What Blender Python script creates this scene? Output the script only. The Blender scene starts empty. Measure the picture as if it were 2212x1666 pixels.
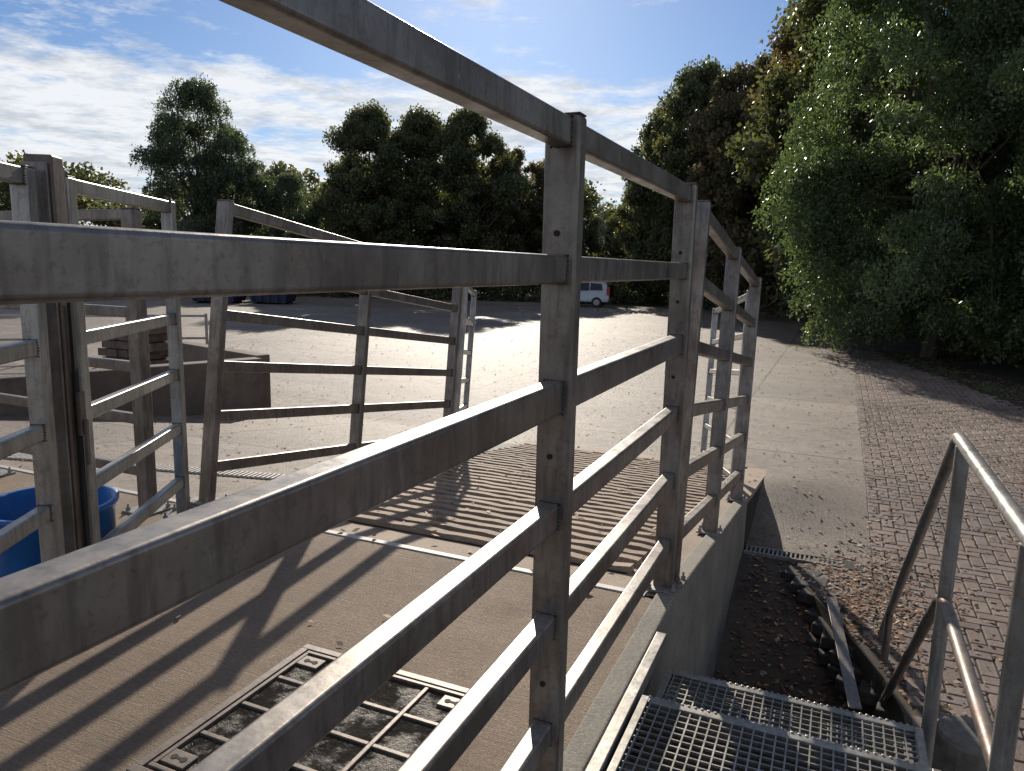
import bpy, bmesh, math, random
import numpy as np
from mathutils import Vector, Matrix
random.seed(4); rng=np.random.default_rng(7)
scn=bpy.context.scene
col=scn.collection
R=math.radians

# ------------------------------------------------------------ materials
def newmat(name):
    m=bpy.data.materials.new(name); m.use_nodes=True
    nt=m.node_tree; b=nt.nodes['Principled BSDF']; return m,nt,b
def N(nt,t,**k):
    n=nt.nodes.new(t)
    for a,v in k.items(): setattr(n,a,v)
    return n
def coords(nt,scale=(1,1,1),rot=(0,0,0)):
    tc=N(nt,'ShaderNodeTexCoord'); mp=N(nt,'ShaderNodeMapping')
    mp.inputs['Scale'].default_value=scale; mp.inputs['Rotation'].default_value=rot
    nt.links.new(tc.outputs['Object'],mp.inputs['Vector']); return mp.outputs['Vector']
def noise(nt,vec,scale,detail=5,rough=.6):
    n=N(nt,'ShaderNodeTexNoise'); n.inputs['Scale'].default_value=scale
    n.inputs['Detail'].default_value=min(detail,5) if detail<10 else 9; n.inputs['Roughness'].default_value=rough
    nt.links.new(vec,n.inputs['Vector']); return n.outputs['Fac']
def ramp(nt,fac,stops):
    r=N(nt,'ShaderNodeValToRGB'); e=r.color_ramp.elements
    while len(e)<len(stops): e.new(.5)
    for i,(p,c) in enumerate(stops):
        e[i].position=p; e[i].color=(c[0],c[1],c[2],1) if not isinstance(c,(int,float)) else (c,c,c,1)
    nt.links.new(fac,r.inputs['Fac']); return r.outputs['Color']
def mix(nt,fac,a,b,mode='MIX'):
    m=N(nt,'ShaderNodeMix',data_type='RGBA',blend_type=mode)
    if isinstance(fac,(int,float)): m.inputs[0].default_value=fac
    else: nt.links.new(fac,m.inputs[0])
    for s,v in ((6,a),(7,b)):
        if isinstance(v,tuple): m.inputs[s].default_value=(*v[:3],1)
        else: nt.links.new(v,m.inputs[s])
    return m.outputs[2]
def mth(nt,op,a,b=None,clamp=False):
    m=N(nt,'ShaderNodeMath',operation=op); m.use_clamp=clamp
    for s,v in ((0,a),(1,b)):
        if v is None: continue
        if isinstance(v,(int,float)): m.inputs[s].default_value=v
        else: nt.links.new(v,m.inputs[s])
    return m.outputs[0]
def bump(nt,b,h,strength=.3,dist=.01):
    n=N(nt,'ShaderNodeBump'); n.inputs['Strength'].default_value=strength; n.inputs['Distance'].default_value=dist
    nt.links.new(h,n.inputs['Height']); nt.links.new(n.outputs['Normal'],b.inputs['Normal'])

def galv(name,lo,hi,metal=.35,r0=.38,r1=.62,rust=(.13,.07,.04),rustpos=.62,dust=.5):
    m,nt,b=newmat(name); v=coords(nt)
    c=ramp(nt,noise(nt,v,3.2,5,.68),[(.36,lo),(.62,hi)])
    v2=coords(nt,(9,9,1.3)); st=ramp(nt,noise(nt,v2,5,4,.6),[(.47,0),(.62,1)])
    c=mix(nt,mth(nt,'MULTIPLY',st,.45),c,tuple(x*.5 for x in lo))
    sp=ramp(nt,noise(nt,v,75,3,.7),[(.56,0),(.66,1)])
    c=mix(nt,mth(nt,'MULTIPLY',sp,.35),c,tuple(x*.5 for x in lo))
    sp2=ramp(nt,noise(nt,v,22,5,.85),[(.64,0),(.70,1)])
    c=mix(nt,mth(nt,'MULTIPLY',sp2,.45),c,tuple(min(1,x*1.6) for x in hi))
    rs=ramp(nt,noise(nt,v,6,5,.8),[(rustpos,0),(rustpos+.10,1)])
    c=mix(nt,mth(nt,'MULTIPLY',rs,.55),c,rust)
    geo=N(nt,'ShaderNodeNewGeometry'); sx=N(nt,'ShaderNodeSeparateXYZ'); nt.links.new(geo.outputs['Normal'],sx.inputs[0])
    upf=ramp(nt,sx.outputs[2],[(.6,0),(.95,1)]); dn=ramp(nt,noise(nt,v,10,5,.72),[(.38,.1),(.62,1)])
    df=mth(nt,'MULTIPLY',mth(nt,'MULTIPLY',upf,dn),dust)
    c=mix(nt,df,c,(.36,.30,.235))
    nt.links.new(c,b.inputs['Base Color'])
    nt.links.new(mth(nt,'MULTIPLY',mth(nt,'SUBTRACT',1.0,df),metal),b.inputs['Metallic'])
    rr=ramp(nt,noise(nt,v,9,4,.7),[(.3,r0),(.7,r1)]); nt.links.new(rr,b.inputs['Roughness'])
    bump(nt,b,noise(nt,v,45,3,.6),.22,.002)
    return m
M_steel=galv('galvanised_steel',(.155,.132,.112),(.275,.25,.225),.58,.30,.50,rust=(.115,.07,.05),rustpos=.57)
M_steel2=galv('galvanised_steel_clean',(.25,.245,.225),(.41,.405,.385),.60,.28,.48,rust=(.17,.12,.09),rustpos=.61)
M_brown=galv('oxidised_steel',(.10,.074,.057),(.175,.14,.112),.3,.38,.6,rustpos=.56)
M_rust=galv('rusty_tube',(.14,.108,.09),(.23,.19,.165),.3,.38,.62,rust=(.15,.07,.042),rustpos=.50)

def simple(name,c,rough=.6,metal=0.,var=.25,sc=8,bmp=.2,bsc=40):
    m,nt,b=newmat(name); v=coords(nt)
    cc=ramp(nt,noise(nt,v,sc,5,.65),[(.3,tuple(x*(1-var) for x in c)),(.7,tuple(min(1,x*(1+var)) for x in c))])
    nt.links.new(cc,b.inputs['Base Color']); b.inputs['Roughness'].default_value=rough; b.inputs['Metallic'].default_value=metal
    if bmp: bump(nt,b,noise(nt,v,bsc,4,.7),bmp,.004)
    return m
M_black=simple('black_gap',(.012,.012,.012),.8,bmp=0)
M_groove=simple('groove_shade',(.038,.028,.021),.95,0,.4,12,.3,50)  # painted shade for the grip rib gaps, reused under the left drain grate
M_iron=simple('cast_iron',(.15,.12,.10),.5,.3,.35,25)
M_castblock=simple('weathered_block',(.058,.052,.046),.85,0,.5,9,.8,50)
M_stump=simple('old_concrete',(.17,.15,.125),.9,0,.45,9,.9,40)
M_blue=simple('blue_plastic',(.015,.12,.36),.36,0,.25,6,.1,60)
M_bluemetal=simple('blue_painted_steel',(.012,.026,.055),.6,0,.3,3)
M_brickred=simple('old_brick',(.13,.095,.075),.85,0,.4,9,.5,40)
M_white=simple('silver_car_paint',(.42,.44,.47),.25,.2,.05,3,0)
M_glass=simple('car_glass',(.02,.025,.03),.08,0,.1,3,0)
M_tyre=simple('tyre_rubber',(.02,.02,.02),.8,bmp=0)
M_red=simple('red_tail_light',(.4,.015,.01),.3,bmp=0)
M_bark=simple('bark',(.10,.08,.062),.9,0,.4,6,.8,20)
M_soil=simple('damp_soil',(.07,.053,.04),.95,0,.5,5,.9,25)
M_strip=simple('joint_strip',(.55,.52,.47),.6,0,.2,14)
M_web=simple('silk',(.22,.22,.22),.5,bmp=0)

def concrete(name,lo,hi,kind):
    m,nt,b=newmat(name); v=coords(nt)
    c=ramp(nt,noise(nt,v,.7 if kind=='yard' else 1.6,5,.7),[(.28,lo),(.52,tuple((a+d)/2 for a,d in zip(lo,hi))),(.74,hi)])
    fine=ramp(nt,noise(nt,v,90 if kind!='yard' else 35,4,.78),[(.3,.5),(.7,1.3)])
    c=mix(nt,1.0,c,fine,'MULTIPLY')
    vo=N(nt,'ShaderNodeTexVoronoi'); vo.inputs['Scale'].default_value=45; nt.links.new(v,vo.inputs['Vector'])
    peb=ramp(nt,vo.outputs['Distance'],[(.10,1),(.22,0)])
    sel=ramp(nt,noise(nt,v,30,2,.5),[(.52,0),(.6,1)])
    c=mix(nt,mth(nt,'MULTIPLY',mth(nt,'MULTIPLY',peb,sel),.6),c,tuple(min(1,x*1.5) for x in hi))
    stain=ramp(nt,noise(nt,v,.33,5,.75),[(.45,0),(.62,1)])
    c=mix(nt,mth(nt,'MULTIPLY',stain,.5),c,tuple(x*.5 for x in lo))
    st2=ramp(nt,noise(nt,v,2.3,5,.82),[(.53,0),(.65,1)])
    c=mix(nt,mth(nt,'MULTIPLY',st2,.4),c,tuple(x*.5 for x in lo))
    if kind=='platform':
        vv=coords(nt,(7,190,7),(0,0,R(-8))); h=noise(nt,vv,1.0,4,.65)
        h2=mth(nt,'ADD',mth(nt,'MULTIPLY',h,1.0),mth(nt,'MULTIPLY',noise(nt,v,150,4,.78),1.5))
        c=mix(nt,.5,c,ramp(nt,h,[(.35,.6),(.6,1.2)]),'MULTIPLY')
        bump(nt,b,h2,.9,.008)
    elif kind=='yard':
        br=N(nt,'ShaderNodeTexBrick'); br.offset=0
        br.inputs['Scale'].default_value=1; br.inputs['Brick Width'].default_value=4.6; br.inputs['Row Height'].default_value=4.2
        br.inputs['Mortar Size'].default_value=.026; br.inputs['Mortar Smooth'].default_value=.3
        br.inputs['Color1'].default_value=(1,1,1,1); br.inputs['Color2'].default_value=(.72,.73,.74,1); br.inputs['Mortar'].default_value=(.18,.17,.14,1)
        vj=coords(nt,(1,1,0)); dj=N(nt,'ShaderNodeVectorMath',operation='ADD'); nt.links.new(vj,dj.inputs[0]); dj.inputs[1].default_value=(1.3,3.0,0)
        nt.links.new(dj.outputs[0],br.inputs['Vector'])
        c=mix(nt,1.0,c,br.outputs['Color'],'MULTIPLY')
        spk=ramp(nt,noise(nt,v,5,5,.92),[(.53,0),(.59,1)])
        c=mix(nt,mth(nt,'MULTIPLY',spk,.6),c,tuple(x*.3 for x in lo))
        vt=coords(nt,(.12,1.6,1),(0,0,R(24))); tr=ramp(nt,noise(nt,vt,1.0,5,.6),[(.48,0),(.62,1)])
        c=mix(nt,mth(nt,'MULTIPLY',tr,.5),c,tuple(x*.5 for x in lo))
        crk=N(nt,'ShaderNodeTexVoronoi',feature='DISTANCE_TO_EDGE'); crk.inputs['Scale'].default_value=.33
        dv=N(nt,'ShaderNodeVectorMath',operation='ADD'); nn=N(nt,'ShaderNodeTexNoise'); nn.inputs['Scale'].default_value=1.4; nt.links.new(v,nn.inputs['Vector'])
        nt.links.new(v,dv.inputs[0]); nt.links.new(nn.outputs['Color'],dv.inputs[1]); nt.links.new(dv.outputs[0],crk.inputs['Vector'])
        ck=ramp(nt,crk.outputs['Distance'],[(.0,1),(.007,0)])
        c=mix(nt,mth(nt,'MULTIPLY',ck,.6),c,(.06,.055,.04))
        bump(nt,b,noise(nt,v,60,5,.78),1.0,.016)
    else:
        bump(nt,b,noise(nt,v,70,5,.75),.6,.006)
    nt.links.new(c,b.inputs['Base Color'])
    b.inputs['Roughness'].default_value=.62 if kind=='yard' else .78
    return m
M_plat=concrete('brushed_concrete',(.33,.236,.158),(.50,.372,.265),'platform')
M_yard=concrete('yard_concrete',(.25,.188,.138),(.40,.31,.235),'yard')
M_wall=concrete('cast_concrete',(.20,.175,.135),(.36,.32,.26),'wall')
M_rib=concrete('ribbed_concrete',(.30,.215,.15),(.45,.34,.245),'wall')
M_darkwall=concrete('dark_concrete',(.13,.098,.073),(.27,.21,.16),'wall')  # darker, browner tone than the cast concrete, for the low wall

def paver():
    m,nt,b=newmat('block_paver'); o=coords(nt); geo=N(nt,'ShaderNodeNewGeometry')
    c=ramp(nt,geo.outputs['Random Per Island'],[(0,(.20,.145,.115)),(.5,(.275,.205,.165)),(1,(.23,.182,.155))])
    c=mix(nt,1.0,c,ramp(nt,noise(nt,o,.9,5,.75),[(.3,.5),(.7,1.2)]),'MULTIPLY')
    c=mix(nt,.6,c,ramp(nt,noise(nt,o,45,4,.7),[(.3,.6),(.7,1.3)]),'MULTIPLY')
    nt.links.new(c,b.inputs['Base Color']); b.inputs['Roughness'].default_value=.7
    bump(nt,b,noise(nt,o,60,4,.7),.6,.006); return m
M_pave=paver()
M_joint=simple('joint_sand',(.065,.052,.036),.95,0,.4,4,.6,60)

def groundmat():
    m,nt,b=newmat('rough_ground'); v=coords(nt)
    c=ramp(nt,noise(nt,v,.9,5,.75),[(.35,(.045,.033,.022)),(.55,(.085,.063,.042)),(.72,(.05,.055,.024))])
    c=mix(nt,.8,c,ramp(nt,noise(nt,v,30,4,.7),[(.3,.35),(.7,1.4)]),'MULTIPLY')
    nt.links.new(c,b.inputs['Base Color']); b.inputs['Roughness'].default_value=.95
    bump(nt,b,noise(nt,v,18,5,.75),1,.05); return m
M_ground=groundmat()

def leafmat(name,dk,lt,tr,autumn=None,rough=.42,transl=.42,asc=.8,apos=.55):
    m,nt,b=newmat(name); v=coords(nt)
    geo=N(nt,'ShaderNodeNewGeometry')
    c=ramp(nt,noise(nt,v,.55,3,.6),[(.35,dk),(.65,lt)])
    c=mix(nt,1.0,c,ramp(nt,geo.outputs['Random Per Island'],[(0,.55),(1,1.5)]),'MULTIPLY')
    if autumn:
        a=ramp(nt,noise(nt,v,asc,3,.7),[(apos,0),(apos+.12,1)])
        c=mix(nt,mth(nt,'MULTIPLY',a,.6),c,autumn)
    nt.links.new(c,b.inputs['Base Color']); b.inputs['Roughness'].default_value=rough
    t=N(nt,'ShaderNodeBsdfTranslucent'); nt.links.new(mix(nt,1.0,c,tr,'MULTIPLY'),t.inputs['Color'])
    ms=N(nt,'ShaderNodeMixShader'); ms.inputs[0].default_value=transl
    out=nt.nodes['Material Output']
    nt.links.new(b.outputs[0],ms.inputs[1]); nt.links.new(t.outputs[0],ms.inputs[2]); nt.links.new(ms.outputs[0],out.inputs['Surface'])
    return m
M_leafnear=leafmat('grey_willow_leaves',(.080,.108,.050),(.13,.165,.082),(1.8,1.95,1.1),rough=.34)
M_leafdk=leafmat('broadleaf_leaves',(.072,.086,.042),(.115,.128,.064),(2.0,1.95,1.05),autumn=(.15,.108,.06))
M_leafaut=leafmat('autumn_leaves',(.085,.08,.044),(.128,.118,.063),(1.9,1.8,1.05),autumn=(.19,.112,.07),apos=.5)
M_leafwil=leafmat('tall_willow_leaves',(.072,.09,.058),(.11,.132,.082),(1.8,1.95,1.15))

# ------------------------------------------------------------ helpers
def empty(name,loc=(0,0,0)):
    o=bpy.data.objects.new(name,None); o.location=loc; o.empty_display_size=.2; col.objects.link(o); return o
def addobj(name,me,mat,parent=None):
    o=bpy.data.objects.new(name,me); col.objects.link(o)
    if mat: me.materials.append(mat)
    if parent: o.parent=parent
    return o
def meshobj(name,vs,fs,mat,parent=None,bevel=0,seg=2):
    me=bpy.data.meshes.new(name); me.from_pydata([tuple(v) for v in vs],[],fs); me.update()
    o=addobj(name,me,mat,parent)
    if bevel:
        b=o.modifiers.new('bevel','BEVEL'); b.width=bevel; b.segments=seg; b.limit_method='ANGLE'
    return o
FB=[(0,3,2,1),(4,5,6,7),(0,1,5,4),(1,2,6,5),(2,3,7,6),(3,0,4,7)]
def beamv(p0,p1,w,h,side):
    p0=Vector(p0);p1=Vector(p1); d=(p1-p0).normalized(); s=Vector(side); s=(s-d*s.dot(d)).normalized(); n=d.cross(s)
    out=[]
    for p in (p0,p1):
        for a,b in ((-1,-1),(1,-1),(1,1),(-1,1)): out.append(p+s*a*w/2+n*b*h/2)
    return out
def beam(name,p0,p1,w,h,side,mat,parent=None,bevel=.009):
    o=meshobj(name,beamv(p0,p1,w,h,side),FB,mat,parent,bevel,4)
    if bevel>=.006:
        for p in o.data.polygons: p.use_smooth=True
        o.modifiers['bevel'].harden_normals=True
    return o
def box(name,lo,hi,mat,parent=None,bevel=0):
    x0,y0,z0=lo;x1,y1,z1=hi
    vs=[(x0,y0,z0),(x1,y0,z0),(x1,y1,z0),(x0,y1,z0),(x0,y0,z1),(x1,y0,z1),(x1,y1,z1),(x0,y1,z1)]
    return meshobj(name,vs,FB,mat,parent,bevel)
class Multi:
    def __init__(s): s.v=[];s.f=[]
    def add(s,vs,fs=FB):
        k=len(s.v); s.v+= [tuple(v) for v in vs]; s.f+=[tuple(i+k for i in f) for f in fs]
    def beam(s,*a): s.add(beamv(*a))
    def box(s,lo,hi):
        x0,y0,z0=lo;x1,y1,z1=hi
        s.add([(x0,y0,z0),(x1,y0,z0),(x1,y1,z0),(x0,y1,z0),(x0,y0,z1),(x1,y0,z1),(x1,y1,z1),(x0,y1,z1)])
    def cyl(s,c,r,h,ax=(0,0,1),n=12,r2=None):
        c=Vector(c);ax=Vector(ax).normalized();r2=r if r2 is None else r2
        u=ax.orthogonal().normalized();w=ax.cross(u)
        vs=[c+(u*math.cos(2*math.pi*i/n)+w*math.sin(2*math.pi*i/n))*r for i in range(n)]+[c+ax*h+(u*math.cos(2*math.pi*i/n)+w*math.sin(2*math.pi*i/n))*r2 for i in range(n)]
        fs=[(i,(i+1)%n,n+(i+1)%n,n+i) for i in range(n)]+[tuple(range(n-1,-1,-1)),tuple(range(n,2*n))]
        s.add(vs,fs)
    def make(s,name,mat,parent=None,bevel=0): return meshobj(name,s.v,s.f,mat,parent,bevel)
def tube(name,pts,r,mat,parent=None,res=6):
    cu=bpy.data.curves.new(name,'CURVE'); cu.dimensions='3D'; cu.bevel_depth=r; cu.bevel_resolution=res; cu.use_fill_caps=True
    sp=cu.splines.new('POLY'); sp.points.add(len(pts)-1)
    for p,q in zip(sp.points,pts): p.co=(*q,1)
    sp.use_smooth=True
    o=bpy.data.objects.new(name,cu); col.objects.link(o); cu.materials.append(mat)
    if parent: o.parent=parent
    return o
def fillet(pts,r=.06,n=5):
    out=[Vector(pts[0])]
    for i in range(1,len(pts)-1):
        a,b,c=Vector(pts[i-1]),Vector(pts[i]),Vector(pts[i+1])
        p=b+(a-b).normalized()*r; q=b+(c-b).normalized()*r
        for k in range(n+1):
            t=k/n; out.append(p*(1-t)**2+b*2*t*(1-t)+q*t*t)
    out.append(Vector(pts[-1])); return out

# ------------------------------------------------------------ terrain
YB=3.17; SL=.137; A=math.atan(SL); YG=-.75; YR=round(YB+.75/SL,4)
XE=-.57; YE=6.36; ZP=-.85; XP=.42
def sm(t): t=max(0,min(1,t)); return t*t*(3-2*t)
def rampz(y): return max(YG,-SL*max(0,y-YB))
def H(x,y):
    if x<=XE+1e-4: return rampz(y)
    t=sm((x-XE)/1.1); tgt=rampz(max(y,7.6))*(1-t)+YG*t
    k=sm((y-YE)/(1.7+1.2*t)); return ZP*(1-k)+tgt*k
def sheet(name,xs,ys,zf,cond,mat,parent=None):
    vs=[];idx={}
    for i,x in enumerate(xs):
        for j,y in enumerate(ys): idx[i,j]=len(vs); vs.append((x,y,zf(x,y)))
    fs=[]
    for i in range(len(xs)-1):
        for j in range(len(ys)-1):
            if cond(xs[i],xs[i+1],ys[j],ys[j+1]): fs.append((idx[i,j],idx[i+1,j],idx[i+1,j+1],idx[i,j+1]))
    o=meshobj(name,vs,fs,mat,parent); 
    for p in o.data.polygons: p.use_smooth=True
    return o
ys=sorted(set([YB,4,5,6,YE]+[round(YE+.15*k,4) for k in range(1,15)]+[YR,8.8,9.1,9.4,10,14,20,30,43]))
sheet('concrete_yard',[-75,-50,-30,-20,-14,-9,-6,-3.5,XE],ys,lambda x,y:rampz(y),lambda a,b,c,d:not(a>=-3.5 and d<=YR),M_yard)
sheet('concrete_apron',[XE+.001]+[XE+.08*k for k in range(1,13)]+[XP],[y for y in ys if y>=YE],lambda x,y:H(x+.001,y)-.0005,lambda *a:True,M_yard)
def gz(x,y):
    if y<6.3 and x<.6: return -1.9
    return H(max(x,XE+.01),y)-.04 if x>XE else rampz(y)-.04
gx=[-1500,-400,-150,-75,-30,-9,-3.5,XE,XE+.01,-.3,-.1,.2,.6,1,3,6,10,20,60,200,600,1500]
gy=[-1500,-200,-40,-10,0,3,6.2,6.3,YE,7,7.5,8,8.5,9.2,12,20,43,60,120,400,2500]
sheet('ground',gx,gy,gz,lambda *a:True,M_ground)
# ramp
rp=empty('loading_ramp')
meshobj('deck',[(-3.5,YB,0),(XE-.085,YB,0),(XE-.085,YE,rampz(YE)),(XE,YE,rampz(YE)),(XE,YR,YG),(-3.5,YR,YG)],[(0,1,2,3,4,5)],M_rib,rp)
meshobj('deck_side',[(XE,YE,-1.0),(XE,YR,-1.0),(XE,YR,YG-.002),(XE,YE,rampz(YE)-.002)],[(0,1,2,3)],M_rib,rp)
RL=-3.30
mu=Multi(); y=3.50
def rz(y,o): return -SL*(y-YB)+o
meshobj('groove_bed',[(RL+.02,3.44,rz(3.44,.004)),(-.86,3.44,rz(3.44,.004)),(-.86,8.2,rz(8.2,.004)),(RL+.02,8.2,rz(8.2,.004))],[(0,1,2,3)],M_groove,rp)  # dark sheet over the deck, paints the shade between the ribs
while y<8.15:
    z=-SL*(y-YB); x0=RL+random.uniform(-.01,.01);x1=-.84+random.uniform(-.01,.01)
    t=Vector((0,math.cos(A),-math.sin(A))); n=Vector((0,math.sin(A),math.cos(A)))
    pr=[(-.046,0),(-.036,.036),(.036,.036),(.046,0)]
    sg=30; vs=[]
    for q in range(sg+1):
        xx=x0+(x1-x0)*q/sg; j=random.uniform(-.004,.004); wr=random.uniform(-.007,.002)
        for a,b in pr: vs.append(Vector((xx,y+j,z))+t*(a+random.uniform(-.004,.004))+n*(b+(wr if b else 0)-.001))
    fs=[(3,2,1,0),tuple(4*sg+k for k in range(4))]
    for q in range(sg):
        for k in range(3): fs.append((4*q+k,4*q+k+1,4*q+k+5,4*q+k+4))
    mu.add(vs,fs)
    y+=.150
mu.make('grip_ribs',M_rib,rp)
box('end_joint',(-9,YB-.02,-.05),(-.70,YB+.016,.006),M_strip,rp)
meshobj('edge_kerb',[(-3.52,YB+.02,rz(YB+.02,-.05)),(-3.34,YB+.02,rz(YB+.02,-.05)),(-3.34,8.0,rz(8,-.05)),(-3.52,8.0,rz(8,-.05)),
  (-3.52,YB+.02,rz(YB+.02,.012)),(-3.34,YB+.02,rz(YB+.02,.012)),(-3.34,8.0,rz(8,.012)),(-3.52,8.0,rz(8,.012))],FB,M_wall,rp,.004)
# platform
pf=empty('loading_platform')
box('slab',(-9,-4,-1.6),(XE-.087,YB-.022,0),M_plat,pf)
# retaining wall + kerb
w=empty('retaining_wall')
x0,x1=XE-.085,XE
vs=[(x0,-4,-1.9),(x1,-4,-1.9),(x0,-4,.014),(x1,-4,.014),(x0,YB,-1.9),(x1,YB,-1.9),(x0,YB,.014),(x1,YB,.014),
    (x0,YE,-1.9),(x1,YE,-1.9),(x0,YE,rampz(YE)+.014),(x1,YE,rampz(YE)+.014)]
fs=[(0,1,3,2),(2,3,7,6),(6,7,11,10),(1,5,7,3),(5,9,11,7),(8,10,11,9),(0,2,6,4),(4,6,10,8)]
meshobj('wall_body',vs,fs,M_wall,w,.010,3)
def wz(x,y): return -1.40+.53*sm((y-4.0)/2.3)
sheet('sunken_floor',[XE-.01,-.3,0,.2,.6],[-3,1,3,4,4.4,4.8,5.2,5.6,6,6.2,YE],wz,lambda *a:True,M_soil)
EP=[(-.10,YE),(-.16,5.95),(.10,5.35),(.42,4.55),(.50,4.2),(.52,2),(.52,-4)]
def edge_in(y):
    for (a,b),(c,d) in zip(EP,EP[1:]):
        if y>=d: return c+(a-c)*(y-d)/(b-d+1e-9)
    return .52
pv=[(x,y,ZP-.006) for x,y in EP]+[(14,-4,ZP-.006),(14,YE,ZP-.006)]; k=len(pv)
pv+=[(x,y,ZP-.7) for x,y in EP]
pave=empty('block_paving')
meshobj('joint_bed',pv,[tuple(range(k))]+[(k+i,k+i+1,i+1,i) for i in range(len(EP)-1)],M_joint,pave)
def edgex(y): 
    pts=[(6.3,10),(9,7.2),(13,3.4),(18,2.4),(22,1.3),(26,.9),(43,.8)]
    if y<6.3: return 10
    for (a,b),(c,d) in zip(pts,pts[1:]):
        if y<=c: return b+(d-b)*(y-a)/(c-a)
    return .8
vs=[];yy=[YE]+[round(YE+.2*k,3) for k in range(1,16)]+[10,11,12,13,14,15,16,17,18,19,20,22,24,26,30,43]
nx=6
for y in yy:
    for q in range(nx+1):
        x=XP+.001+(edgex(y)-XP)*(q/nx); vs.append((x,y,H(x,y)-.003))
fs=[((nx+1)*i+q,(nx+1)*i+q+1,(nx+1)*(i+1)+q+1,(nx+1)*(i+1)+q) for i in range(len(yy)-1) for q in range(nx)]
meshobj('joint_bed_far',vs,fs,M_joint,pave)
W_=.105; g=.0038; V=[];F=[]
def addp(xa,ya,xb,yb,zone=None):
    if zone is None:
        if ya<YE: addp(xa,ya,xb,min(yb,YE),0)
        if yb>YE: addp(max(xa,XP),max(ya,YE),xb,yb,1)
        return
    if xb-xa<.03 or yb-ya<.03: return
    cx_,cy_=(xa+xb)/2,(ya+yb)/2
    if zone==0:
        if xa<edge_in(cy_)+.01: return
        zf=lambda x,y:ZP
    else:
        if cx_>edgex(cy_)-.05+random.uniform(-.15,.1): return
        zf=lambda x,y:H(x,y)+.002
    dz=random.uniform(-.003,.002); k=len(V); b=.007
    for (x,y) in ((xa+g,ya+g),(xb-g,ya+g),(xb-g,yb-g),(xa+g,yb-g)): V.append((x,y,zf(x,y)-.010))
    for (x,y) in ((xa+g+b,ya+g+b),(xb-g-b,ya+g+b),(xb-g-b,yb-g-b),(xa+g+b,yb-g-b)): V.append((x,y,zf(x,y)+.004+dz+random.uniform(-.001,.001)))
    F.extend([(k+4,k+5,k+6,k+7),(k,k+1,k+5,k+4),(k+1,k+2,k+6,k+5),(k+2,k+3,k+7,k+6),(k+3,k,k+4,k+7)])
for a in range(-4,int(9/W_)):
    for b_ in range(int(2.5/W_),int(24/W_)):
        kk=(a-b_)%4; x=a*W_; y=b_*W_
        if kk==0: addp(x,y,x+2*W_,y+W_)
        elif kk==2: addp(x,y-W_,x+W_,y+W_)
meshobj('pavers',V,F,M_pave,pave)

# drains
dr=empty('drain_channel'); yd0,yd1=YE-.15,YE-.01
box('channel_bed',(XE+.01,yd0,-1.1),(.22,yd1,ZP-.03),M_black,dr)
mu=Multi()
for k in range(22): x=XE+.02+.035*k; mu.box((x,yd0+.012,ZP-.02),(x+.015,yd1-.012,ZP+.008))
mu.box((XE+.01,yd0-.01,ZP-.02),(.20,yd0+.011,ZP+.010)); mu.box((XE+.01,yd1-.011,ZP-.02),(.20,yd1+.006,ZP+.010))
mu.make('grate_bars',M_steel2,dr)
box('sump_frame',(.205,yd0-.03,ZP-.05),(.35,yd1+.004,ZP+.010),M_black,dr)
dr=empty('drain_channel')
mu=Multi(); p0=Vector((-5.6,3.45,0)); p1=Vector((-3.54,4.31,0)); d=(p1-p0).normalized(); s=Vector((-d.y,d.x,0)); L=(p1-p0).length; k=0
while k*.035<L:
    p=p0+d*k*.035; a=p-s*.10; b=p+s*.10
    a.z=rampz(a.y)+.010; b.z=rampz(b.y)+.010; mu.beam(a,b,.020,.012,tuple(d)); k+=1
mu.make('grate_bars',M_strip,dr)
bd=[p0-s*.11,p1-s*.11,p1+s*.11,p0+s*.11]
meshobj('channel_bed',[(q.x,q.y,rampz(q.y)+.004) for q in bd],[(0,1,2,3)],M_groove,dr)

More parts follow.
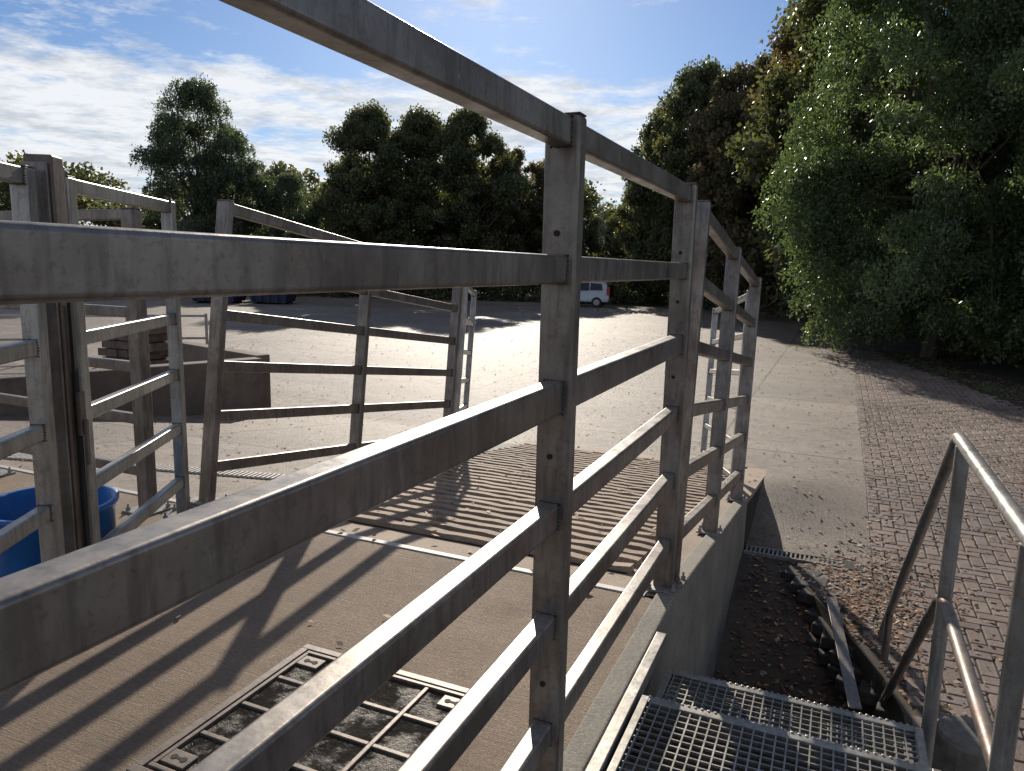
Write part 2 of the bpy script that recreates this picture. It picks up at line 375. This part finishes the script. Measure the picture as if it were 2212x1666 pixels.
# ------------------------------------------------------------ fences
HS=[.215,.525,.83,1.14,1.458,1.782]
def plate(mu,c,up,right,sz=.2):
    c=Vector(c);up=Vector(up); mu.beam(c,c+up*.012,sz,sz,right)
def bolts(mu,c,up,right,sz=.075):
    c=Vector(c);up=Vector(up).normalized();r=Vector(right).normalized();q=up.cross(r)
    for a in (-1,1):
        for b in (-1,1): mu.cyl(c+r*a*sz+q*b*sz+up*.01,.013,.016,up,6); mu.cyl(c+r*a*sz+q*b*sz+up*.026,.006,.018,up,6)
def fence(name,base,stations,direction,up,mat,heights=HS,rail=(.052,.068),post=(.09,.055),top=1.822,plates=True,ext0=None,pm=None,psz=.2,rsz=None):
    e=empty(name); base=Vector(base);d=Vector(direction).normalized();up=Vector(up).normalized();s=d.cross(up).normalized()
    for i,t in enumerate(stations):
        p=base+d*t
        beam(f'post_{i+1}',p,p+up*top,post[0],post[1],tuple(s),pm or mat,e)
        mc=Multi(); mc.beam(p+up*(top+.0),p+up*(top+.005),post[0]-.004,post[1]-.004,tuple(s)); mc.make(f'post_cap_{i+1}',M_brown,e,.002)
    segs=list(zip(stations,stations[1:]))
    if ext0 is not None: segs=[(ext0,stations[0])]+segs
    weld=Multi()
    for i,(a,b) in enumerate(segs):
        for j,h in enumerate(heights):
            rh=(rsz or {}).get(j,rail[1])
            first=(ext0 is not None and i==0)
            q0=base+d*(a+(0 if first else post[1]/2*.98))+up*h; q1=base+d*(b-post[1]/2*.98)+up*h
            beam(f'rail_{i+1}_{j+1}',q0,q1,rail[0],rh,tuple(s),mat,e)
            for q,sg in (((q1,-1),) if first else ((q0,1),(q1,-1))):
                for u_ in range(7):
                    for vv,hh in ((u_/6-.5,.5),(u_/6-.5,-.5)):
                        weld.cyl(q+s*rail[0]*vv+up*(rh*hh)-d*sg*.002,random.uniform(.004,.007),.006,d*sg,5,.002)
                        weld.cyl(q+s*rail[0]*hh+up*(rh*vv)-d*sg*.002,random.uniform(.004,.007),.006,d*sg,5,.002)
    weld.make('weld_beads',M_brown,e)
    if plates:
        mu=Multi()
        for t in stations: plate(mu,base+d*t,up,tuple(s),psz)
        mu.make('base_plates',M_steel2,e,.002)
        mu=Multi()
        for t in stations: bolts(mu,base+d*t+up*.004,up,tuple(s),psz*.375)
        mu.make('bolts',M_steel2,e)
    return e
Z=(0,0,1); UPR=(0,math.sin(A),math.cos(A)); DR=(0,math.cos(A),-math.sin(A))
xf=-.64
f1=fence('steel_rail_fence',(xf,0,.005),[1.755,3.28],(0,1,0),Z,M_steel,ext0=-2.2,psz=.15,rsz={3:.084})
mu=Multi()
for z in (1.55,.99,.36): mu.cyl((-.645,1.7265,z),.0075,.003,(0,-1,0),14)
for z in (1.54,1.33,1.0): mu.cyl((-.645,3.2515,z),.0075,.003,(0,-1,0),12)
mu.make('bolt_holes',M_black,f1)
f2=fence('steel_rail_fence',(xf,3.405,-SL*(3.405-YB)+.012),[.0,1.30,2.74],DR,UPR,M_steel,psz=.15)
def leaf(name,a,b,mat,top=1.75,hs=HS):
    a=Vector(a);b=Vector(b); d=(b-a); L=d.length
    return fence(name,a,[0,L],d,UPR,mat,plates=False,post=(.06,.06),rail=(.04,.05),top=top,heights=hs)
GH=[.1,.4,.7,1.0,1.32,1.66]
leaf('steel_gate',(-.70,6.36,rampz(6.36)+.06),(-1.25,8.2,rampz(8.2)+.06),M_steel2,1.7,GH)
leaf('steel_gate',(-3.40,6.35,rampz(6.35)+.06),(-3.78,7.3,rampz(7.3)+.06),M_steel2,1.7,GH)
f3=fence('steel_rail_fence',(-3.42,YB+.06,.008),[.0,1.50,3.02],DR,UPR,M_steel)
B=Vector((-3.36,3.0,0)); dl=Vector((.495,-.868,0)).normalized()
PH=[.215,.525,.83,1.14,1.5,1.74]
f4=fence('steel_panel_fence',B,[0,1.14],dl,Z,M_steel2,post=(.06,.07),rail=(.045,.06),heights=PH,top=1.77)
f5=fence('steel_panel_fence',B+dl*1.44,[0,1.6],dl,Z,M_steel2,post=(.06,.07),rail=(.045,.06),heights=PH,top=1.77,plates=False)
f6=fence('steel_panel_fence',(-3.62,2.98,0),[0,1.5,3.0],(-1,.02,0),Z,M_steel,post=(.07,.09),rail=(.045,.06),heights=[.235,.545,.85,1.16,1.70],top=1.73)
gp=empty('gate_post'); c=B+dl*1.29
s=Vector((dl.y,-dl.x,0))
beam('channel_web',c,c+Vector((0,0,1.83)),.10,.09,tuple(s),M_brown,gp)
beam('flange_left',c+dl*.062,c+dl*.062+Vector((0,0,1.80)),.085,.012,tuple(s),M_steel,gp,.003)
beam('flange_right',c-dl*.062,c-dl*.062+Vector((0,0,1.80)),.085,.012,tuple(s),M_steel,gp,.003)
vis=s if s.dot(Vector((0,0,0))-c)>0 else -s
beam('slide_track',c+vis*.058,c+vis*.058+Vector((0,0,1.3)),.012,.03,tuple(s),M_black,gp,.002)
beam('latch_plate',c+vis*.07+Vector((0,0,.78)),c+vis*.07+Vector((0,0,.95)),.016,.045,tuple(s),M_brown,gp,.003)
beam('latch_bar',c+vis*.085+Vector((0,0,.66)),c+vis*.085+Vector((0,0,.84)),.012,.02,tuple(s),M_rust,gp,.003)

# ------------------------------------------------------------ manhole
mh=empty('manhole_cover'); X0,X1,Y0,Y1=-1.77,-.98,1.33,2.13
mu=Multi()
for a,b,c_,d_ in ((X0,X1,Y0,Y0+.03),(X0,X1,Y1-.03,Y1),(X0,X0+.03,Y0+.03,Y1-.03),(X1-.03,X1,Y0+.03,Y1-.03)): mu.box((a,c_,-.02),(b,d_,.012))
for a,b,c_,d_ in ((X0+.04,X1-.04,Y0+.04,Y0+.055),(X0+.04,X1-.04,Y1-.055,Y1-.04),(X0+.04,X0+.055,Y0+.055,Y1-.055),(X1-.055,X1-.04,Y0+.055,Y1-.055)): mu.box((a,c_,-.02),(b,d_,.014))
for k in range(1,4):
    x=X0+.05+(X1-X0-.1)*k/4; mu.box((x-.008,Y0+.056,-.02),(x+.008,Y1-.056,.0115))
    y=Y0+.05+(Y1-Y0-.1)*k/4
    for j in range(4):
        xa=X0+.05+(X1-X0-.1)*j/4+.0085; xb=X0+.05+(X1-X0-.1)*(j+1)/4-.0085; mu.box((xa,y-.008,-.02),(xb,y+.008,.0112))
KH=((X0+.1,Y1-.1),(X1-.1,Y0+.1),(X0+.1,Y0+.1),(X1-.1,Y1-.1))
for (a,b) in KH: mu.box((a-.045,b-.03,-.02),(a+.045,b+.03,.0125))
mu.make('frame_and_ribs',M_iron,mh,.002)
mu=Multi()
for (a,b) in KH:
    mu.cyl((a-.018,b,.0118),.011,.002,(0,0,1),12); mu.cyl((a+.018,b,.0118),.011,.002,(0,0,1),12); mu.box((a-.016,b-.005,.012),(a+.016,b+.005,.0135))
mu.make('lift_keyholes',M_black,mh)
m,nt,b=newmat('wet_infill'); v=coords(nt)
wet=ramp(nt,noise(nt,v,5.5,5,.7),[(.50,0),(.58,1)])
c=mix(nt,wet,(.045,.038,.03),ramp(nt,noise(nt,v,60,5,.8),[(.3,(.09,.065,.04)),(.7,(.32,.24,.16))]))
nt.links.new(c,b.inputs['Base Color'])
rr=ramp(nt,noise(nt,v,5.5,5,.7),[(.46,.16),(.60,.5)]); nt.links.new(rr,b.inputs['Roughness'])
b.inputs['Specular IOR Level'].default_value=.9
hh=mth(nt,'ADD',noise(nt,v,120,3,.7),mth(nt,'MULTIPLY',noise(nt,v,45,3,.6),.9)); bump(nt,b,hh,1.0,.07)
box('wet_fill',(X0+.056,Y0+.056,-.018),(X1-.056,Y1-.056,.004),m,mh)

# ------------------------------------------------------------ stair
st=empty('steel_staircase')
GX0,GX1=-.50,.385
def grating(z,xa,xb,ya,yb,tag):
    mu=Multi(); x=xa+.02
    while x<xb-.01: mu.box((x,ya+.01,z-.020),(x+.005,yb-.01,z)); x+=.034
    y=ya+.02
    while y<yb-.01: mu.box((xa+.01,y,z-.010),(xb-.01,y+.0045,z-.001)); y+=.034
    mu.make('grating_'+tag,M_steel2,st)
    mu=Multi()
    mu.box((xa-.014,ya-.012,z-.04),(xa+.012,yb+.012,z+.004)); mu.box((xb-.012,ya-.012,z-.04),(xb+.014,yb+.012,z+.004))
    mu.box((xa+.013,ya-.012,z-.04),(xb-.013,ya+.012,z+.0035)); mu.box((xa+.013,yb-.02,z-.045),(xb-.013,yb+.014,z+.0035))
    x=xa+.015
    while x<xb-.02: mu.cyl((x,yb+.012,z+.001),.006,.006,(0,0,1),6); x+=.022
    mu.make('frame_'+tag,M_steel2,st,.002)
grating(.0,GX0,GX1,-.6,2.36,'landing')
grating(-.13,GX0,GX1,2.40,2.80,'step_1')
for k in range(1,6): grating(-.13-.2*k,GX0,GX1,2.82+.24*(k-1),2.82+.24*k+.02,f'step_{k+1}')
for x in (-.53,.41):
    beam(f'stringer_{"a" if x<0 else "b"}',(x,2.5,-.26),(x,4.25,-1.5),.012,.18,(1,0,0),M_steel,st,.002)
box('landing_beam',(GX0,2.30,-.2),(GX1,2.335,-.046),M_steel,st)
box('curb_angle',(XE+.004,-.6,-.03),(XE+.045,2.82,.018),M_steel2,st,.003)
hr=empty('handrail'); xr=.43
tube('top_rail',fillet([(xr,-1.5,.90),(xr,3.03,.90),(xr,5.0,-.74),(xr,5.02,-.86)],.05),.0225,M_steel2,hr)
tube('mid_rail_level',[(xr,-1.5,.34),(xr,2.9,.33)],.021,M_rust,hr)
tube('mid_rail_slope',fillet([(xr,2.9,.33),(xr,3.0,.29),(xr,4.74,-1.16)],.03),.021,M_steel,hr)
tube('post_stair_head',[(xr,2.90,-.35),(xr,2.90,.89)],.024,M_steel2,hr)
tube('post_stair_foot',[(xr,4.74,-1.4),(xr,4.74,-.53)],.021,M_steel,hr)
tube('post_landing',[(xr,1.88,-.35),(xr,1.88,.89)],.024,M_steel2,hr)
blk=empty('paver_stack'); k=0
for i in range(10):
    t=i/9; px=-.16+.64*t; py=5.98-1.45*t
    for lay in range(3):
        w_=random.uniform(.115,.14); a=random.uniform(-.3,.3)-.2
        zc=-1.05+.085*lay+random.uniform(-.008,.008)-.07*t
        if lay==2 and random.random()<.3: continue
        o=box(f'paver_{k+1}',(-w_,-.095,-.041),(w_,.095,.041),M_castblock,blk,.012); k+=1
        o.location=(px+random.uniform(-.03,.03)+.035*lay,py+random.uniform(-.03,.03),zc); o.rotation_euler=(random.uniform(-.08,.08),random.uniform(-.1,.1),a)
beam('metal_offcut',(.12,5.40,-.78),(.27,4.25,-.92),.070,.010,(1,.2,0),M_steel,None,.002)
mu=Multi(); mu.cyl((.74,3.78,ZP),.17,.22,(0,0,1),22,.15); o=mu.make('concrete_stump',M_stump,None,.03)

# ------------------------------------------------------------ blue tub
tb=empty('blue_tub'); n=40; prof=[(.235,0.0),(.262,.12),(.270,.33),(.287,.335),(.287,.355),(.262,.355),(.255,.12),(.225,.02)]
vs=[];fs=[]
for r_,z_ in prof:
    for i in range(n): vs.append((-3.24+r_*math.cos(2*math.pi*i/n),2.14+r_*math.sin(2*math.pi*i/n),z_+.002))
for j in range(len(prof)-1):
    for i in range(n): fs.append((j*n+i,j*n+(i+1)%n,(j+1)*n+(i+1)%n,(j+1)*n+i))
fs.append(tuple(range((len(prof)-1)*n,len(prof)*n)))
o=meshobj('tub_shell',vs,fs,M_blue,tb)
for p in o.data.polygons: p.use_smooth=True

# ------------------------------------------------------------ low wall, bricks, distant things
lw=empty('low_concrete_wall')
def poly_wall(name,a,b,th,z0,z1,mat,par):
    a=Vector((*a,0));b=Vector((*b,0)); d=(b-a).normalized(); s=Vector((-d.y,d.x,0))*th/2
    vs=[a-s,b-s,b+s,a+s]; vv=[(v.x,v.y,z0) for v in vs]+[(v.x,v.y,z1) for v in vs]
    return meshobj(name,vv,FB,mat,par,.015)
poly_wall('wall_return',(-9.6,8.6),(-7.25,7.95),.22,-1.0,.17,M_darkwall,lw)
poly_wall('wall_long',(-8.6,4.2),(-7.2,7.81),.22,-1.0,.15,M_darkwall,lw)
mu=Multi()
for r_ in range(8):
    for q in range(5):
        if r_==7 and random.random()<.5: continue
        xx=-11.3+q*.235+(.11 if r_%2 else 0)+random.uniform(-.012,.012); yy_=8.5+random.uniform(-.02,.02); zz_=YG+.02+r_*.14
        mu.box((xx,yy_,zz_),(xx+.225,yy_+.45,zz_+.125))
mu.make('brick_stack',M_brickred,None,.008)
for i,(x,y,w_) in enumerate(((-29.2,29.0,2.6),(-26.9,30.4,2.2))):
    e=empty('blue_skip',(x,y,YG)); e.rotation_euler=(0,0,R(24))
    mu=Multi(); hw=w_/2
    mu.add([(-hw*.8,-.8,.1),(hw*.8,-.8,.1),(hw*.8,.8,.1),(-hw*.8,.8,.1),(-hw,-.9,1.0),(hw,-.9,1.0),(hw,.9,1.0),(-hw,.9,1.0)]); mu.box((-hw-.05,-.95,1.0),(hw+.05,-.88,1.1)); mu.box((-hw-.05,.88,1.0),(hw+.05,.95,1.1))
    for k in range(5): xx=-hw*.75+k*hw*.375; mu.box((xx,-.93,.1),(xx+.08,-.85,.99))
    for xx in (-hw*.7,hw*.6): mu.box((xx,-.7,0),(xx+.12,.7,.11))
    mu.make('skip_body',M_bluemetal,e)
fence('yard_railing',(-19,7.2,YG),[0,1.6,3.2,4.8,6.4,8.0],(.75,.66,0),Z,M_steel2,heights=[.45,.95],rail=(.05,.05),post=(.06,.06),top=1.0,plates=False)

# ------------------------------------------------------------ car
car=empty('parked_car',(-13.75,40.8,YG)); car.rotation_euler=(0,0,math.atan2(.14,.99)); car.scale=(.92,.95,.93)
prof=[(-2.0,.35),(-2.03,.65),(-1.85,.84),(-1.05,.98),(-.45,1.42),(.2,1.52),(1.55,1.50),(1.82,1.40),(1.98,.95),(2.02,.5),(1.95,.32),(-1.9,.28)]
vs=[];n=len(prof)
for s_ in (-1,1):
    for (x,z) in prof:
        wdt=.84-(max(0,z-.95)*.28); vs.append((x,s_*wdt,z))
fs=[tuple(range(n)),tuple(range(2*n-1,n-1,-1))]+[(i,i+n,(i+1)%n+n,(i+1)%n) for i in range(n)]
meshobj('body',vs,fs,M_white,car,.05)
mu=Multi()
for s_ in (-1,1):
    def q(x,z,off=.012): return (x,s_*(.84-max(0,z-.95)*.28+off),z)
    for pts in (((-.85,1.0),(-.1,1.0),(-.1,1.44),(-.42,1.36)),((-.02,1.0),(.75,1.0),(.75,1.46),(-.02,1.45)),((.83,1.02),(1.6,1.04),(1.5,1.42),(.83,1.46))):
        mu.add([q(*p) for p in pts],[(0,1,2,3)])
mu.add([(-1.03,-.72,1.01),(-1.03,.72,1.01),(-.5,.64,1.41),(-.5,-.64,1.41)],[(0,1,2,3)])
mu.make('windows',M_glass,car)
mu=Multi(); mu.box((1.96,-.66,.62),(2.04,.66,1.36)); mu.make('boot_opening',M_black,car)
mu=Multi()
for s_ in (-1,1): mu.box((1.84,s_*.80-.075,.75),(2.035,s_*.80+.075,1.25))
mu.make('tail_lights',M_red,car)
meshobj('tailgate',beamv((1.75,0,1.50),(2.7,0,1.72),1.3,.06,(0,1,0)),FB,M_glass,car,.02)
mu=Multi(); 
for x in (-1.28,1.25):
    for s_ in (-1,1): mu.cyl((x,s_*.70,.31),.31,s_*.16,(0,1,0),24)
mu.make('tyres',M_tyre,car)
mu=Multi()
for x in (-1.28,1.25):
    for s_ in (-1,1): mu.cyl((x,s_*.865,.31),.19,s_*.012,(0,1,0),20)
mu.make('wheel_trims',M_steel2,car)
mu=Multi()
for k in range(60):
    x=-9.5+random.gauss(0,1.1); y=37+random.gauss(0,.5); r_=random.uniform(.05,.16); mu.cyl((x,y,YG),r_,r_*.9,(random.uniform(-.3,.3),random.uniform(-.3,.3),1),5,r_*.5)
mu.make('rubble_heap',M_wall)

# ------------------------------------------------------------ spider web
wb=empty('spider_web'); cx_,cy_,cz_=-.62,2.02,1.60
def wpt(a,r_): return (cx_,cy_+math.cos(a)*r_*.6,cz_+math.sin(a)*r_*1.1)
for k in range(12):
    a=2*math.pi*k/12; tube(f'radial_{k+1}',[(cx_,cy_,cz_),wpt(a,.08)],.00010,M_web,wb,0)
pts=[wpt(t*2*math.pi/12,.012+.062*t/(12*10)) for t in range(12*10)]
tube('spiral',pts,.00010,M_web,wb,0)

# ------------------------------------------------------------ fallen leaves
def litter(name,pts,size,mats):
    n=len(pts); a=rng.uniform(0,2*np.pi,n); P=np.array(pts); s=rng.uniform(.5,1.3,n)*size*(1+np.clip(P[:,1]-8,0,25)*.035)
    u=np.stack([np.cos(a),np.sin(a),rng.uniform(-.35,.35,n)],1)*s[:,None]; v_=np.stack([-np.sin(a),np.cos(a),rng.uniform(-.35,.35,n)],1)*(s*.6)[:,None]
    V=np.stack([P-u,P-v_,P+u,P+v_],1).reshape(-1,3)
    me=bpy.data.meshes.new(name); me.from_pydata(V.tolist(),[],[(4*i,4*i+1,4*i+2,4*i+3) for i in range(n)])
    for m_ in mats: me.materials.append(m_)
    me.polygons.foreach_set('material_index',rng.integers(0,len(mats),n)); o=bpy.data.objects.new(name,me); col.objects.link(o)
LM=[simple('leaf_brown',(.18,.09,.045),.7,bmp=0),simple('leaf_tan',(.36,.26,.16),.7,bmp=0),simple('leaf_orange',(.28,.12,.05),.7,bmp=0),simple('leaf_dark',(.08,.05,.035),.7,bmp=0)]
pts=[]
while len(pts)<17000:
    k=random.random()
    if k<.17: y=random.uniform(4.2,14); x=.4+random.expovariate(.6)
    elif k<.48: y=random.uniform(8,24); x=edgex(y)-random.expovariate(1.0)+1.4
    elif k<.55: y=random.gauss(5.7,.5); x=random.gauss(.38,.22)
    elif k<.58: y=random.uniform(4.4,6.2); x=random.uniform(-.5,.3)
    else: y=2+random.expovariate(.085); x=random.uniform(-16,1)
    if x>13 or y>42: continue
    if x<XE: z=rampz(y)
    elif y<YE:
        z=ZP if x>edge_in(y)+.02 else wz(x,y)
    else: z=H(x,y) - (.03 if x>edgex(y) else 0)
    if XE-.3<x<XE+.02 and y<6.6: continue
    if y<YB and random.random()<.88: continue
    if -3.3<x<-.8 and 3.3<y<8.2: z+=.034
    if x<XE and random.random()<.2: continue
    pts.append((x,y,z+.010))
litter('fallen_leaves',pts,.021,LM)

# ------------------------------------------------------------ trees
def leafmesh(name,P,size,mat,aspect=.45,hang=0.):
    n=len(P)
    u=rng.normal(size=(n,3)); u[:,2]-=hang*.9; u/=np.linalg.norm(u,axis=1)[:,None]
    w_=rng.normal(size=(n,3)); v_=np.cross(u,w_); v_/=np.linalg.norm(v_,axis=1)[:,None]
    s=(rng.uniform(.6,1.3,n)*size)[:,None]; u*=s*.5; v_*=s*.5*aspect
    V=np.stack([P-u,P-v_,P+u,P+v_],1).reshape(-1,3).astype(np.float32)
    me=bpy.data.meshes.new(name); me.vertices.add(4*n); me.vertices.foreach_set('co',V.ravel())
    me.loops.add(4*n); me.loops.foreach_set('vertex_index',np.arange(4*n,dtype=np.int32))
    me.polygons.add(n); me.polygons.foreach_set('loop_start',np.arange(0,4*n,4,dtype=np.int32))
    me.update(calc_edges=True); me.materials.append(mat); return me
def crown_clumps(n,h0,h1,rad,shape,cr):
    C=[]
    while len(C)<n:
        t=random.random(); a=random.uniform(0,2*math.pi)
        rr=rad*shape(t)*(1+.20*math.sin(a*3+t*5)+.12*math.sin(a*5+2*t))
        q=random.random()**.4
        C.append((math.cos(a)*rr*q,math.sin(a)*rr*q,h0+(h1-h0)*t,cr*random.uniform(.45,1.35)))
    return C
def clump_points(C,n,droop,shell=.6,frac=.5):
    C=np.array(C); wgt=C[:,3]**2; wgt/=wgt.sum(); i=rng.choice(len(C),n,p=wgt)
    d=rng.normal(size=(n,3)); d/=np.linalg.norm(d,axis=1)[:,None]
    r_=C[i,3]*rng.uniform(0,1,n)**shell*rng.choice([1,1,1,1.3],n)
    P=C[i,:3]+d*r_[:,None]*np.array([1,1,.8])
    if droop: 
        ph=np.floor(rng.uniform(0,26,n)); key=(i*26+ph).astype(int); 
        sx=(np.sin(key*12.9898)*43758.5453)%1; sy=(np.sin(key*78.233)*12543.123)%1; sa=sx*2*np.pi
        rr=C[i,3]*(.35+.65*np.sqrt(sy)); L=rng.uniform(0,1,n)*droop*(.3+((np.sin(key*3.7)*991.1)%1))
        Pd=np.stack([C[i,0]+np.cos(sa)*rr*(1+.25*L),C[i,1]+np.sin(sa)*rr*(1+.25*L),C[i,2]+C[i,3]*(.7-.7*sy)-L],1)+rng.normal(size=(n,3))*.07
        m_=rng.uniform(size=n)<frac; P[m_]=Pd[m_]
    return P
def trunkmesh(name,C,h,r0):
    mu=Multi(); 
    def limb(a,b,ra,rb,n=8):
        a=Vector(a);b=Vector(b); mid=(a+b)/2+Vector((random.uniform(-.1,.1),random.uniform(-.1,.1),random.uniform(0,.15)))*(b-a).length
        for p,q,r1,r2 in ((a,mid,ra,(ra+rb)/2),(mid,b,(ra+rb)/2,rb)): mu.cyl(p,r1,(q-p).length,q-p,n,r2)
    limb((0,0,-.3),(random.uniform(-.3,.3),random.uniform(-.3,.3),h*.45),r0,r0*.6)
    for c in random.sample(list(C),min(34,len(C))):
        s0=Vector((0,0,random.uniform(h*.15,h*.5))); limb(s0,(c[0],c[1],c[2]),r0*.33,r0*.04,6)
    me=bpy.data.meshes.new(name); me.from_pydata(mu.v,[],mu.f); me.materials.append(M_bark); return me
def ovoid(t): return max(.12,math.sin(math.pi*min(1,(t*.86+.12)))**.7)
def colm(t): return .95 if t<.35 else max(.15,math.cos((t-.35)/.65*math.pi/2)**.8)
def wide(t): return max(.3,(1-abs(t-.36)/.9)**.45) if abs(t-.36)<.9 else .3
def kit(tag,ncl,h0,h1,rad,shape,cr,nl,size,mat,droop,r0,asp=.45,frac=.5):
    C=crown_clumps(ncl,h0,h1,rad,shape,cr)
    return (leafmesh('foliage_'+tag,clump_points(C,nl,droop,frac=frac),size,mat,asp,1 if droop else 0),trunkmesh('trunk_'+tag,C,h1,r0))
K_near=kit('near',300,.7,13.5,4.0,wide,.70,290000,.11,M_leafnear,.55,.22,.46,.42)
K_broad=kit('broad',190,1.0,11.8,4.1,ovoid,.72,80000,.215,M_leafdk,0,.25,.6)
K_broad2=kit('broad_b',170,.8,11.2,3.8,ovoid,.68,75000,.205,M_leafaut,0,.22,.6)
K_wil=kit('tall',130,1.5,13.4,3.7,colm,.75,75000,.195,M_leafwil,.9,.25,.4,.5)
def tree(name,kt,x,y,s=1,rot=None,sz=None,z=YG):
    e=empty(name,(x,y,z)); e.rotation_euler=(0,0,random.uniform(0,6.28) if rot is None else rot); e.scale=(s,s,sz or s)
    for nm,me in (('foliage',kt[0]),('trunk',kt[1])):
        o=bpy.data.objects.new(nm,me); col.objects.link(o); o.parent=e
    return e
tree('willow_tree',K_near,2.3,23.2,1.0,.3)
tree('willow_tree',K_near,6.5,19.3,.95,2.1)
tree('willow_tree',K_near,6.6,27.5,1.15,4.0)
for (x,y,s,k,sz) in ((1.2,31.5,1.2,0,1.25),(-1.4,37.5,1.12,1,1.22),(-5.0,42.0,1.0,1,1.16),(-8.2,45,.88,0,1.12),(8.5,34,1.3,0,1.3),(-10.9,48,.76,0,.98),(-3,47,1.2,0,1.25)):
    tree('broadleaf_tree',(K_broad,K_broad2)[k],x,y,s,None,sz)
def at(px,depth):
    r_=(px-1106)/1600*depth; return (-.4005*depth+.9146*r_, .9163*depth+.4037*r_)
for px,dp,s,sz,k in ((800,50,.82,.99,0),(905,52,.95,1.0,0),(1000,51,.88,1.0,0),(1095,53,.85,.90,1),(1185,55,.8,.8,0),(745,53,.6,.72,0)):
    x,y=at(px,dp); tree('broadleaf_tree',(K_broad,K_broad2)[k],x,y,s,None,sz)
x,y=at(440,50); tree('willow_tree',K_wil,x,y,.98,1.0,1.0)
x,y=at(505,51); tree('willow_tree',K_wil,x,y,.72,3.0,.80)
x,y=at(625,52); tree('willow_tree',K_wil,x,y,.7,2.0,.60)
C=[]
for k in range(520):
    px=random.uniform(-250,1750); dp=random.uniform(58,70); x,y=at(px,dp)
    top=8.3+1.1*math.sin(px*.013)+.8*math.sin(px*.031+1); C.append((x,y,YG+random.uniform(.3,1)**.8*top,random.uniform(.7,1.6)))
me=leafmesh('background_trees',clump_points(C,120000,0),.38,M_leafdk,.65); col.objects.link(bpy.data.objects.new('background_trees',me))
C=[]
for k in range(420):
    px=random.uniform(560,1650); dp=random.uniform(46,53); x,y=at(px,dp); C.append((x,y,YG+random.uniform(.0,2.2),random.uniform(.5,1.1)))
for k in range(160):
    px=random.uniform(-200,560); dp=random.uniform(46,55); x,y=at(px,dp); C.append((x,y,YG+random.uniform(.0,3.0),random.uniform(.5,1.3)))
for k in range(260):
    y=random.uniform(10,45); x=edgex(y)+random.uniform(1.4,5.5)+(.4 if y>20 else 1.2); C.append((x,y,YG+random.uniform(0,2.0),random.uniform(.4,1.0)))
me=leafmesh('undergrowth',clump_points(C,150000,0),.18,M_leafdk,.6); col.objects.link(bpy.data.objects.new('undergrowth',me))
P=[]
for k in range(1400):
    cyy=random.choice([9.5,10.4,12.1,13.2,15,16.8,17.4,19.5,21,22.7]); y=cyy+random.gauss(0,.35); x=edgex(y)+abs(random.gauss(0,.4))+.05; P.append((x,y,H(x,y)+random.uniform(-.02,.10)))
me=leafmesh('weeds',np.array(P),.09,M_leafnear,.2); col.objects.link(bpy.data.objects.new('weeds',me))
fence('boundary_fence',(3.9,15.5,YG-.1),[0,2.0],(-.12,1,0),Z,M_brown,heights=[.2,.55,.9,1.25,1.6,1.9],rail=(.02,.02),post=(.06,.06),top=2.1,plates=False)

# ------------------------------------------------------------ world
EL,AZ=R(24.5),R(-26)
wd=bpy.data.worlds.new('World'); scn.world=wd; wd.use_nodes=True; nt=wd.node_tree
bg=nt.nodes['Background']; bg.inputs['Strength'].default_value=.135
sky=N(nt,'ShaderNodeTexSky'); sky.sky_type='NISHITA'; sky.sun_disc=False; sky.sun_elevation=EL; sky.sun_rotation=AZ; sky.dust_density=.3; sky.ozone_density=2.5; sky.air_density=1.0
tc=N(nt,'ShaderNodeTexCoord'); sp=N(nt,'ShaderNodeSeparateXYZ'); nt.links.new(tc.outputs['Generated'],sp.inputs[0])
zz=mth(nt,'ADD',mth(nt,'MAXIMUM',sp.outputs[2],0.0),.045)
cb=N(nt,'ShaderNodeCombineXYZ'); nt.links.new(mth(nt,'DIVIDE',sp.outputs[0],zz),cb.inputs[0]); nt.links.new(mth(nt,'DIVIDE',sp.outputs[1],zz),cb.inputs[1])
n1=noise(nt,cb.outputs[0],1.1,14,.68)
n2=noise(nt,cb.outputs[0],.33,4,.5)
band=ramp(nt,sp.outputs[2],[(.0,.20),(.20,.175),(.238,.02),(.28,.0),(.33,.05)])
dens=mth(nt,'ADD',mth(nt,'ADD',mth(nt,'MULTIPLY',n1,.8),mth(nt,'MULTIPLY',n2,.2)),band)
mask=ramp(nt,dens,[(.55,0),(.66,1)])
shade=ramp(nt,noise(nt,cb.outputs[0],2.4,14,.7),[(.38,(4.5,4.8,5.2)),(.54,(6.9,7.0,7.1))])
skc=mix(nt,1.0,sky.outputs[0],(.42,.51,.65),'MULTIPLY')
cc=mix(nt,mth(nt,'MULTIPLY',mask,.92),skc,shade)
nt.links.new(cc,bg.inputs['Color'])
sd=Vector((math.cos(EL)*math.sin(AZ),math.cos(EL)*math.cos(AZ),math.sin(EL)))
l=bpy.data.lights.new('sun','SUN'); l.energy=5.0; l.angle=R(.5); l.color=(1,.91,.78)
o=bpy.data.objects.new('sun',l); o.rotation_euler=sd.to_track_quat('Z','Y').to_euler(); o.location=(0,0,30); col.objects.link(o)

# ------------------------------------------------------------ camera
cam=bpy.data.cameras.new('camera'); co=bpy.data.objects.new('camera',cam); col.objects.link(co)
r_=Vector((.9146,.4037,.0224)).normalized(); fw=Vector((-.3953,.9045,-.1599)).normalized(); up=r_.cross(fw).normalized()
M=Matrix((r_,up,-fw)).transposed().to_4x4(); M.translation=Vector((0,0,1.47)); co.matrix_world=M
cam.sensor_width=36; cam.lens=36*1600/2212; cam.clip_end=5000; cam.clip_start=.02
scn.camera=co
scn.view_settings.view_transform='Standard'; scn.view_settings.look='None'; scn.view_settings.exposure=0
